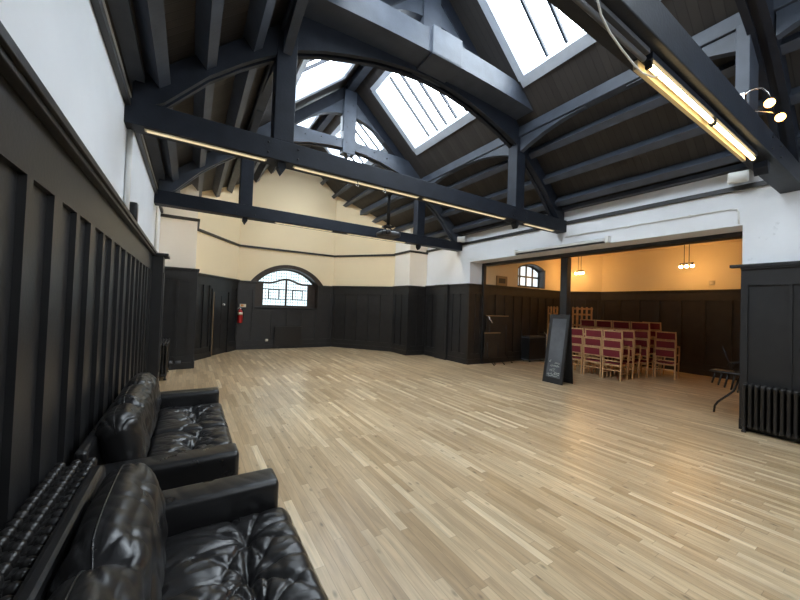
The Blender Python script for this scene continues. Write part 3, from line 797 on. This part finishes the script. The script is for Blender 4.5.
# A-board
T=thing('chalkboard_sign','tall black framed chalkboard A-board standing by the alcove post','sign',(7.43,4.91,0))
th=math.atan2(.27,1.66)
Mt=Matrix.Rotation(th,4,'Y')
def ab(mb): return mb.xf(Mt)
hw=.26
m=MB(); m.box(0,.03,-hw,-hw+.075,0,1.66); m.box(0,.03,hw-.075,hw,0,1.66); m.box(0,.03,-hw+.075,hw-.075,1.57,1.66); m.box(0,.03,-hw+.075,hw-.075,0,.14)
local('front_frame',ab(m),M['black'],T,.004)
m=MB(); m.box(.010,.022,-hw+.07,hw-.07,.13,1.58); cb=local('chalk_panel',ab(m),M['slate'],T)
def scrib(y0,y1,z,h,n,seed):
    rnd=random.Random(seed); pts=[]
    for i in range(n):
        t=i/(n-1); pts.append((.006,y0+(y1-y0)*t+rnd.uniform(-.008,.008),z+(h if i%2 else 0)*rnd.uniform(.3,1)+rnd.uniform(-.004,.004)))
    return pts
ck=MB()
for y0,y1,z,h,n,sd in ((.14,.10,.50,.06,4,1),(-.02,-.14,.475,.035,9,2),(.10,-.13,.40,.05,17,3),(.05,-.04,.33,.035,8,4),(.10,-.02,.285,.05,9,5),(.16,-.15,.20,.06,21,6),(.14,-.12,.165,.03,15,7),(-.02,-.15,.245,.04,9,8)):
    ck.tube(scrib(y0,y1,z,h,n,sd),.0045,5)
ch=obj('chalk_writing',ab(ck),M['chalk']); ch.parent=cb
m=MB(); m.box(0,.03,-hw,-hw+.06,0,1.66); m.box(0,.03,hw-.06,hw,0,1.66); m.box(0,.03,-hw+.06,hw-.06,1.59,1.66); m.box(0,.03,-hw+.06,hw-.06,0,.12); m.box(.008,.022,-hw+.05,hw-.05,.1,1.6)
m.xf(Matrix.Translation((.46,0,0))@Matrix.Rotation(-math.atan2(.155,1.66),4,'Y')@Matrix.Translation((-.03,0,0))); local('rear_frame',m,M['black'],T,.004)
m=MB(); 
for yy in (-.2,.2):
    m=MB(); m.tube([(.27,yy,1.645),(.31,yy,1.645)],.015,8); local('hinge',m,M['metal'],T)

# ------------------------------------------------------------------ radiators
def section_mesh():
    m=MB()
    return m
def radiator(name,loc,rz,nsec,h,label,pitch=.062,depth=.18,group=None):
    """runs along local +X from 0, depth along Y centred"""
    T=thing(name,label,'radiator',loc,rz,group)
    m=MB(); cols=3; z0=.07
    ys=[(-depth/2+.028)+(depth-.056)*k/(cols-1) for k in range(cols)]
    for y in ys: m.tube([(0,y,z0+.03),(0,y,z0+.05),(0,y,h-.07),(0,y,h-.035),(0,y,h-.012),(0,y,h-.002)],[.024,.021,.021,.027,.024,.012],10)
    m.rbox((0,0,h-.055),(.052,depth-.01,.05),.022,(4,8,4)); m.rbox((0,0,z0+.03),(.052,depth-.01,.055),.022,(4,8,4))
    base=m.mesh('section'); base.materials.append(M['iron'])
    for k in range(nsec):
        o=bpy.data.objects.new('section',base); COL.objects.link(o); o.parent=T; o.location=(pitch*(k+.5),0,0)
    L=pitch*nsec
    for x in (pitch*.5,L-pitch*.5):
        for yy in (-depth/2+.03,depth/2-.03):
            m=MB(); m.lathe([(.03,0),(.026,.02),(.016,.04),(.018,.09)],(x,yy,0),10); local('foot',m,M['iron'],T)
    m=MB(); m.tube([(-.002,0,z0+.03),(L+.002,0,z0+.03)],.018,8); m.tube([(-.002,0,h-.055),(L+.002,0,h-.055)],.018,8); local('connecting_pipe',m,M['iron'],T)
    m=MB(); m.tube([(L,0,z0+.03),(L+.07,0,z0+.03)],.014,8); m.tube([(L+.07,0,0),(L+.07,0,z0+.06)],.012,8); m.lathe([(.02,0),(.026,.02),(.026,.05),(.015,.06)],(L+.07,0,z0+.05),10); local('valve',m,M['iron'],T)
    return T
radiator('column_radiator',(-.515,1.05,0),PI/2,25,.76,'long black cast iron radiator on the left wall behind the nearest sofa',pitch=.064,depth=.19)
radiator('column_radiator',(7.20,1.585,0),-PI/2,25,.73,'black cast iron radiator standing against the panelled pier at right edge',pitch=.064)
radiator('column_radiator',(-.43,8.55,0),PI/2,16,.78,'narrow black radiator in the left recess beyond the far sofa',pitch=.062,depth=.17)
# flat dark radiator under the window
T=thing('panel_radiator','flat black radiator under the arched window','radiator',(3.19,12.995,0))
m=MB(); m.box(-.5,.5,-.05,-.01,.1,.82)
for k in range(24): m.box(-.49+k*.0413,-.465+k*.0413,-.058,-.05,.14,.78)
local('panel',m,M['iron'],T,.004)
for xa in (-.35,.30):
    m=MB(); m.box(xa,xa+.05,-.01,.03,.0,.7); local('bracket',m,M['iron'],T)

# ------------------------------------------------------------------ sofas
def crease(a, k, ph, sharp=3.0):
    return (1-abs(math.sin(a*k*.5+ph)))**sharp
def seat_fn(w, tufts, sd):
    def fn(p,u):
        q=p.copy(); k=max(0,(u.z+1)/2)
        e=(1-abs(u.x)**4)*(1-abs(u.y)**4)
        d=.045*e
        d+=.006*noise.noise((p.x*4+sd,p.y*4,sd))*e
        for i,(tx,ty) in enumerate(tufts):
            dx=p.x-tx; dy=p.y-ty; r=math.hypot(dx,dy)+1e-6; an=math.atan2(dy,dx)
            d-=.040*math.exp(-(r/.05)**2)+.030*math.exp(-(r/.16)**2)
            wv=.5*noise.noise((dx*4,dy*4,sd+i*7))
            f=min(1,r/.05)*math.exp(-(r/.28)**2)
            g=.55+.45*noise.noise((math.cos(an)*2+sd,math.sin(an)*2,i*3.1))
            d-=.040*f*g*crease(an,8,sd+i+wv,2.6)
        for i in range(len(tufts)-1):
            (b0,c0),(b1,c1)=tufts[i],tufts[i+1]
            L=math.hypot(b1-b0,c1-c0); tb,tc=(b1-b0)/L,(c1-c0)/L
            s_=(p.x-b0)*tb+(p.y-c0)*tc; dd=abs(-(p.x-b0)*tc+(p.y-c0)*tb)
            if -.03<s_<L+.03: d-=.022*math.exp(-(dd/.018)**2)
        # long soft folds towards the edges
        f=noise.noise((p.x*7+sd,p.y*16,sd)); d+=.006*(1-abs(f))**4*e
        f=noise.noise((p.x*4+sd,p.y*11+p.x*5,sd*2)); d-=.006*(1-abs(f))**7*e
        q.z+=d*k
        # front edge rolls with small gathers
        if u.x>.8: q.x+=.006*noise.noise((p.y*14,p.z*20,sd))
        return q
    return fn
def back_fn(w, pins, sd):
    """fat pillow, local z up, x towards the sitter; pins = y positions where the top is pulled in"""
    def top(y):
        z=0
        for ty in pins: z-=.055*math.exp(-((y-ty)/.05)**2)+.02*math.exp(-((y-ty)/.16)**2)
        return z
    def fn(p,u):
        q=p.copy(); e=max(0,1-abs(u.y)**6)
        hz=max(0,u.z)
        q.z+=hz*(.035*e*(1-u.x*u.x))+hz*hz*top(p.y)*(1-.6*u.x*u.x)
        q.x*=1+.10*e-.18*max(0,-u.z)
        g=0
        for ty in pins+[w*.5+.02,-w*.5-.02]:
            dy=p.y-ty; r=math.hypot(dy,p.z-.2); an=math.atan2(p.x*1.5,dy)
            g-=crease(an,8,sd+ty*3+1.2*noise.noise((p.y*7,p.x*9,sd)),3)*math.exp(-((abs(dy)-.02)/.16)**2)*.016
        g-=.007*crease(p.y*34+3*noise.noise((p.y*4,p.x*10,sd)),2,sd,2.5)*(.5+.5*noise.noise((p.y*3,sd,1)))
        q.z+=hz*g*1.0
        # the front: soft pulls and folds
        fr=max(0,u.x); bk=max(0,-u.x)
        q.x+=(fr-bk)*(.012*noise.noise((p.y*6,p.z*9,sd*3.3))-.012*(1-abs(noise.noise((p.y*9+sd,p.z*7,sd))))**5)
        for ty in pins:
            q.x-=fr*.028*math.exp(-(((p.y-ty)/.07)**2+((p.z+.02)/.09)**2))
        return q
    return fn,top
def sofa(y0,y1,xb,xf,label,seats,back,pins,sd,arm=.21,arm_h=.59,back_h=.80,grid=64,bx=.235,sfront=.045,bh=.44):
    """seat faces +X; y0..y1 outer width; xb..xf outer depth"""
    T=thing('sofa',label,'sofa',((xb+xf)/2,(y0+y1)/2,0))
    def part(nm,mb,bv=0,par=None,mat=None):
        o=obj(nm,mb,mat or M['leather'],None,bv); o.parent=par or T; o.matrix_parent_inverse=Matrix() if par else Matrix.Translation(-T.location); return o
    m=MB(); m.box(xb+.02,xf-.04,y0+arm,y1-arm,.09,.30); part('base',m,.012)
    m=MB(); m.prism([(xb,y0+.005,.09),(xb+.12,y0+.005,.09),(xb+.07,y0+.005,back_h),(xb+.005,y0+.005,back_h)],(0,y1-y0-.01,0)); part('back',m,.02)
    for (a,b) in ((y0,y0+arm),(y1-arm,y1)):
        def af(p,u,a=a):
            q=p.copy()
            if u.z>.5:
                q.z+=.006*(1-u.y*u.y)-.006*crease(p.x*30+p.y*14+2*noise.noise((p.x*4,p.y*4,a)),2,a,3)*(1-abs(u.y)**3)*(.5+.5*noise.noise((p.x*3,p.y*3,a+4)))
            return q
        m=MB(); m.rbox(((xb+.09+xf)/2,(a+b)/2,(.09+arm_h)/2),(xf-xb-.09,b-a,arm_h-.09),.028,(70,18,16),af); ar=part('arm',m)
        for yy in (a+.026,b-.026):
            sm=MB(); sm.tube([(xb+.16,yy,arm_h-.004),(xf-.03,yy,arm_h-.004),(xf-.005,yy,arm_h-.03),(xf-.005,yy,.11)],.0045,6); part('piping',sm,par=ar)
    for x in (xb+.1,xf-.1):
        for y in (y0+.1,y1-.1):
            m=MB(); m.lathe([(.025,0),(.03,.05),(.03,.095)],(x,y,0),10); part('foot',m,mat=M['metal'])
    for i,(a,b,tufts) in enumerate(seats):
        cy=(a+b)/2; w=b-a-.006; sx0=xb+.30; sx1=xf+sfront
        m=MB(); m.rbox(((sx0+sx1)/2,cy,.365),(sx1-sx0,w,.16),.055,(grid,int(grid*1.3),12),seat_fn(w,tufts,sd+i*3.1)); part('seat_cushion',m)
    a,b=back; w=b-a
    fn,top=back_fn(w,[p-(a+b)/2 for p in pins],sd)
    m=MB(); m.rbox((0,0,0),(.235,w,bh),.105,(26,grid*2,36),fn)
    sp=[]
    for k in range(121):
        t=-1+2*k/120; y=t*w/2; e=max(0,1-abs(t)**6); z=bh/2+.035*e+top(y)+.001
        edge=w/2-abs(y)
        if edge<.10: z-=(.105-math.sqrt(max(0,.105**2-(.105-edge)**2)))
        sp.append((0,y,z))
    sm=MB(); sm.tube(sp,.004,6)
    Mx=Matrix.Translation((xb+bx,(a+b)/2,.655))@Matrix.Rotation(math.radians(-14),4,'Y')
    m.xf(Mx); sm.xf(Mx)
    bc=part('back_cushion',m); part('piping',sm,par=bc)
    return T
sofa(.17,2.40,-.42,.525,'nearest black leather sofa at the bottom left, large wrinkled seat cushion',
     [(1.33,2.185,[(.085,.19),(.06,-.07),(.08,-.31)]),(.39,1.32,[(.08,.22),(.06,-.05),(.08,-.3)])],(.40,2.19),[1.42],2.0,grid=84)
sofa(2.74,4.94,-.56,.36,'second black leather sofa along the left wall, beyond the nearest one',
     [(2.955,3.84,[(.04,-.2),(.0,.05),(.05,.25)]),(3.845,4.73,[(.03,-.22),(.05,.0),(.0,.24)])],(2.96,4.72),[3.40,4.08],5.0,grid=72,back_h=.76,bx=.20,sfront=.03)


# small dark box on the left ledge
m=MB(); m.rbox((-.60,5.0,2.70),(.08,.14,.22),.012,(3,3,3)); tag(obj('junction_box',m,M['metal']),'small dark box on the ledge of the left wall beside the white pipe','box')

# ------------------------------------------------------------------ fire extinguisher and sign
T=thing('fire_extinguisher','red fire extinguisher hanging on the dark panels left of the arched window','fire extinguisher',(1.52,12.98,.95))
m=MB(); m.lathe([(.02,0),(.07,0),(.078,.02),(.078,.38),(.066,.43),(.03,.46),(.028,.48)],(0,0,0),16); local('cylinder',m,M['redpaint'],T)
m=MB(); m.lathe([(.0795,.28),(.0795,.37)],(0,0,0),16); local('paper_label',m,M['label'],T)
m=MB(); m.lathe([(.025,.48),(.03,.52),(.015,.54)],(0,0,0),10); m.box(-.07,.05,-.012,.012,.535,.555); m.bar((0,0,.53),(-.09,0,.49),.02,.012); local('valve_handle',m,M['chrome'],T)
m=MB(); m.tube([(.03,0,.51),(.10,-.02,.46),(.105,-.03,.3),(.095,-.02,.12)],.011,8); local('hose',m,M['metal'],T)
m=MB(); m.box(-.03,.03,.075,.09,.1,.4); local('bracket',m,M['metal'],T)
T=thing('wall_sign','small cream safety sign with an orange picture above the fire extinguisher','sign',(1.60,13.035,1.56))
m=MB(); m.box(-.1,.1,-.008,.0,-.055,.055); local('plate',m,M['label'],T)
m=MB(); m.box(-.07,.0,-.011,-.008,-.04,.04); m.box(.015,.03,-.011,-.008,-.03,.03); local('symbol',m,M['orange'],T)
m=MB(); m.rbox((2.44,13.02,.32),(.10,.05,.09),.015,(3,3,3)); tag(obj('wall_socket',m,M['whitep']),'small white socket low on the dark panels left of the flat radiator','socket')
m=MB(); m.rbox((AX-.012,3.5,2.72),(.02,.13,.13),.006,(2,2,2)); tag(obj('wall_switch_box',m,M['label']),'small cream box on the alcove back wall above the panelling','switch box')
m=MB(); m.box(8.50,9.0,JY1-.055,JY1-.02,2.52,2.84); m2=thing('wall_vent','square brown framed vent on the alcove wall left of the small window','vent',(8.75,JY1-.02,2.52))
o=obj('frame',m,M['brass']); o.parent=m2; o.matrix_parent_inverse=Matrix.Translation(-m2.location)
m=MB(); m.box(8.60,8.90,JY1-.065,JY1-.055,2.60,2.76); o=obj('grille',m,M['frame']); o.parent=m2; o.matrix_parent_inverse=Matrix.Translation(-m2.location)

# ------------------------------------------------------------------ stacking chairs
def make_chair():
    T=thing('stacking_chair','','chair',(0,0,0))
    wd=.22; W=M['wood']
    m=MB(); m.rbox((.19,0,.425),(.37,.37,.035),.015,(8,8,3),lambda p,u: p+Vector((0,0,-.012*(1-u.x**2)*(1-u.y**2)) )); local('seat',m,M['red'],T)
    m=MB(); m.box(.0,.39,-.19,-.165,.385,.41); m.box(.0,.39,.165,.19,.385,.41); m.box(.0,.025,-.22,.22,.36,.40); m.box(.365,.39,-.19,.19,.37,.41); local('seat_frame',m,W,T,.004)
    m=MB(); lo=[];hi=[]
    for i in range(9):
        t=-1+2*i/8; lo.append((-.022-.016*(1-t*t),t*.205,.60)); hi.append((-.04-.016*(1-t*t),t*.205,.775))
    m.strip(lo,hi,(.022,0,0)); local('backrest',m,M['red'],T)
    m=MB(); m.bar((-.045,-.22,.79),(-.045,.22,.79),.03,.03); m.bar((-.018,-.22,.585),(-.018,.22,.585),.02,.025); local('back_rail',m,W,T,.005)
    for s in (-1,1):
        m=MB(); m.hexa([(-.03,s*.22-.014,0),(.0,s*.22-.014,0),(.0,s*.22+.014,0),(-.03,s*.22+.014,0),(-.005,s*.22-.014,.42),(.025,s*.22-.014,.42),(.025,s*.22+.014,.42),(-.005,s*.22+.014,.42)])
        m.hexa([(-.005,s*.22-.014,.42),(.025,s*.22-.014,.42),(.025,s*.22+.014,.42),(-.005,s*.22+.014,.42),(-.058,s*.22-.014,.81),(-.032,s*.22-.014,.81),(-.032,s*.22+.014,.81),(-.058,s*.22+.014,.81)]); local('leg',m,W,T)
        m=MB(); m.box(.37,.40,s*.2-.014,s*.2+.014,0,.41); local('leg',m,W,T)
        m=MB(); m.bar((-.01,s*.205,.17),(.385,s*.195,.17),.018,.022); local('stretcher',m,W,T)
    m=MB(); m.bar((-.018,-.21,.25),(-.018,.21,.25),.018,.026); local('stretcher',m,W,T)
    return T
proto=make_chair(); used=[False]
ORD={0:'bottom',1:'second',2:'third',3:'top'}
def stack(x,y,n,desc,grp,rz=0):
    for k in range(n):
        pos='bottom' if k==0 else ('top' if k==n-1 else ('middle' if n==3 else ('second' if k==1 else 'third')))
        lab='burgundy padded wooden chair, %s of the %s'%(pos,desc)
        c=math.cos(rz); s=math.sin(rz); off=.034*k
        loc=(x+off*c,y+off*s,.235*k)
        if not used[0]:
            proto.location=loc; proto.rotation_euler=(0,0,rz); proto['label']=lab; proto['group']=grp; used[0]=True
        else: dup(proto,loc,rz,lab,grp)
g='stacked burgundy chairs in the alcove'
stack(9.40,5.53,3,'stack just right of the chalkboard',g)
stack(9.40,5.02,3,'front stack facing away, left one',g)
stack(9.40,4.52,3,'front stack facing away, right one',g)
stack(10.06,4.53,3,'stack behind the front right one',g)
stack(10.06,5.06,3,'stack behind the front left one',g)
stack(10.7,5.92,4,'tall back row stack, leftmost',g)
stack(10.7,5.43,4,'tall back row stack, second from left',g)
stack(10.7,4.94,4,'tall back row stack, middle',g)
stack(10.7,4.45,4,'tall back row stack, second from right',g)
stack(11.45,4.46,4,'tall back row stack, rightmost',g)
stack(11.1,3.97,3,'separate stack at far right of the chairs',g,math.radians(5))

# upright wooden frames with rounded tops
def wframe():
    T=thing('wooden_frame','','wooden frame',(0,0,0)); W=M['wood2']
    for s in (-1,1):
        m=MB(); m.box(-.02,.02,s*.072-.024,s*.072+.024,0,1.86); m.sphere((0,s*.072,1.86),.04,10,8,(.6,1,1.3)); local('stile',m,W,T)
    m=MB()
    for z in (.25,.8,1.3,1.66,1.85): m.box(-.012,.012,-.07,.07,z-.03,z+.03)
    local('cross_rail',m,W,T,.004)
    return T
wf0=wframe()
spots=[((10.62,7.16,0),'upright orange brown wooden frame behind the chalkboard, left of the post, left one'),((10.80,7.06,0),'upright orange brown wooden frame behind the chalkboard, left of the post, right one'),
       ((10.95,6.45,0),'upright orange brown wooden frame right of the post, nearest the post'),((11.07,6.36,0),'upright orange brown wooden frame right of the post, second'),((11.19,6.27,0),'upright orange brown wooden frame right of the post, third'),((11.31,6.18,0),'upright orange brown wooden frame right of the post, furthest right')]
for i,(l,lab) in enumerate(spots):
    rz=math.radians(-20+8*i)
    if i==0: wf0.location=l; wf0.rotation_euler=(0,0,rz); wf0['label']=lab; wf0['group']='upright wooden frames in the alcove'
    else: dup(wf0,l,rz,lab,'upright wooden frames in the alcove')

# folded tables against the alcove left wall
def ftable(x0,x1,y,z0,z1,label):
    T=thing('folded_table',label,'table',((x0+x1)/2,y,0),0,'folded tables against the alcove wall')
    w=(x1-x0)/2
    m=MB(); m.box(-w,w,-.015,.015,z0,z1-.03); local('tabletop',m,M['brownblack'],T)
    m=MB(); m.box(-w,w,-.018,.018,z1-.03,z1); local('edge_trim',m,M['brass'],T)
    for x in (-w+.12,w-.12):
        m=MB(); m.tube([(x,-.025,z1-.3),(x,-.025,.28),(x+.10,-.10,.10),(x+.14,-.18,.012)],.012,8); m.lathe([(.022,0),(.022,.012),(.012,.03)],(x+.14,-.18,0),8); local('leg',m,M['metal'],T)
    return T
ftable(7.96,8.98,7.56,.25,1.535,'taller folded dark table leaning on the alcove wall left of the black case')
ftable(7.75,8.45,7.42,.22,1.0,'lower folded dark table in front, on the alcove wall left of the black case')
m=MB(); m.tube([(8.0,7.53,1.52),(8.03,7.49,1.46),(8.0,7.47,1.41),(8.07,7.45,1.36),(8.09,7.45,1.31),(8.13,7.45,1.29)],.018,8); tag(obj('metal_clamp',m,M['chrome']),'small shiny metal clamp hanging on the taller folded table','clamp')

# black case with trolley
T=thing('black_case','black upright case with pale trolley handle by the alcove wall','case',(10.15,7.42,0))
m=MB(); m.box(-.45,.40,-.16,.16,.05,.86); local('body',m,M['metal'],T,.02)
m=MB(); m.box(-.455,.405,-.165,.165,.80,.83); m.box(-.455,.405,-.165,.165,.06,.09); local('edge_trim',m,M['grey'],T,.003)
for x in (-.36,.32):
    for y in (-.12,.12):
        m=MB(); m.tube([(x-.015,y,.03),(x+.015,y,.03)],.03,10); local('wheel',m,M['metal'],T)
m=MB(); m.tube([(.46,-.16,.05),(.46,-.16,.9),(.46,-.08,.98),(.46,.1,.98)],.016,8); m.box(.38,.48,-.2,.1,.0,.03); local('trolley_handle',m,M['chrome'],T)

# black stand with hanging rods by the right pier
T=thing('black_stand','black metal stand with hanging rods half hidden behind the right pier','stand',(8.16,1.94,0))
m=MB(); m.rbox((.12,-.02,.735),(.36,.62,.04),.012,(3,3,2)); local('tray',m,M['metal'],T)
for k in range(6):
    yk=.20-.085*k
    m=MB(); m.tube([(-.03,yk,.715),(-.05,yk+.045,.52-.025*k)],.014,8); local('rod',m,M['metal'],T)
m=MB(); m.tube([(.12,-.1,.72),(.06,-.02,.42),(.0,.04,.34),(-.04,.16,.20),(-.05,.20,.12),(-.05,.21,0)],.017,8); local('leg',m,M['metal'],T)
m=MB(); m.tube([(.30,-.2,.72),(.22,-.22,0)],.02,8); local('leg',m,M['metal'],T)
m=MB(); m.tube([(.05,-.05,.75),(.02,.05,.95),(.0,.12,1.2)],.007,6); local('upright_rod',m,M['metal'],T)
m=MB(); m.tube([(.06,-.05+.11*math.cos(a)-.03*a/PI/2,.85+.085*math.sin(a)) for a in [k*PI/9 for k in range(0,50)]],.009,6); local('coiled_wire',m,M['metal'],T)

# ------------------------------------------------------------------ world, camera, view
w=bpy.data.worlds.new('World'); S.world=w; w.use_nodes=True
bg=w.node_tree.nodes['Background']; bg.inputs['Color'].default_value=(.75,.85,1,1); bg.inputs['Strength'].default_value=1.0

cam=bpy.data.cameras.new('camera'); co=bpy.data.objects.new('camera',cam); COL.objects.link(co); S.camera=co
cam.sensor_width=36; cam.lens=336.5/800*36; cam.clip_start=.05
right=Vector((.8474,-.5299,.0346)); fwd=Vector((.5299,.8478,.0208))
right.normalize(); fwd=(fwd-right*fwd.dot(right)).normalized(); up=right.cross(fwd)
co.matrix_world=Matrix(((right.x,up.x,-fwd.x,0),(right.y,up.y,-fwd.y,0),(right.z,up.z,-fwd.z,1.7),(0,0,0,1)))
S.view_settings.view_transform='Standard'; S.view_settings.look='None'; S.view_settings.gamma=1; S.view_settings.use_curve_mapping=False
S.view_settings.exposure=0.84
S.cycles.max_bounces=10; S.cycles.diffuse_bounces=6
S.cycles.use_denoising=True
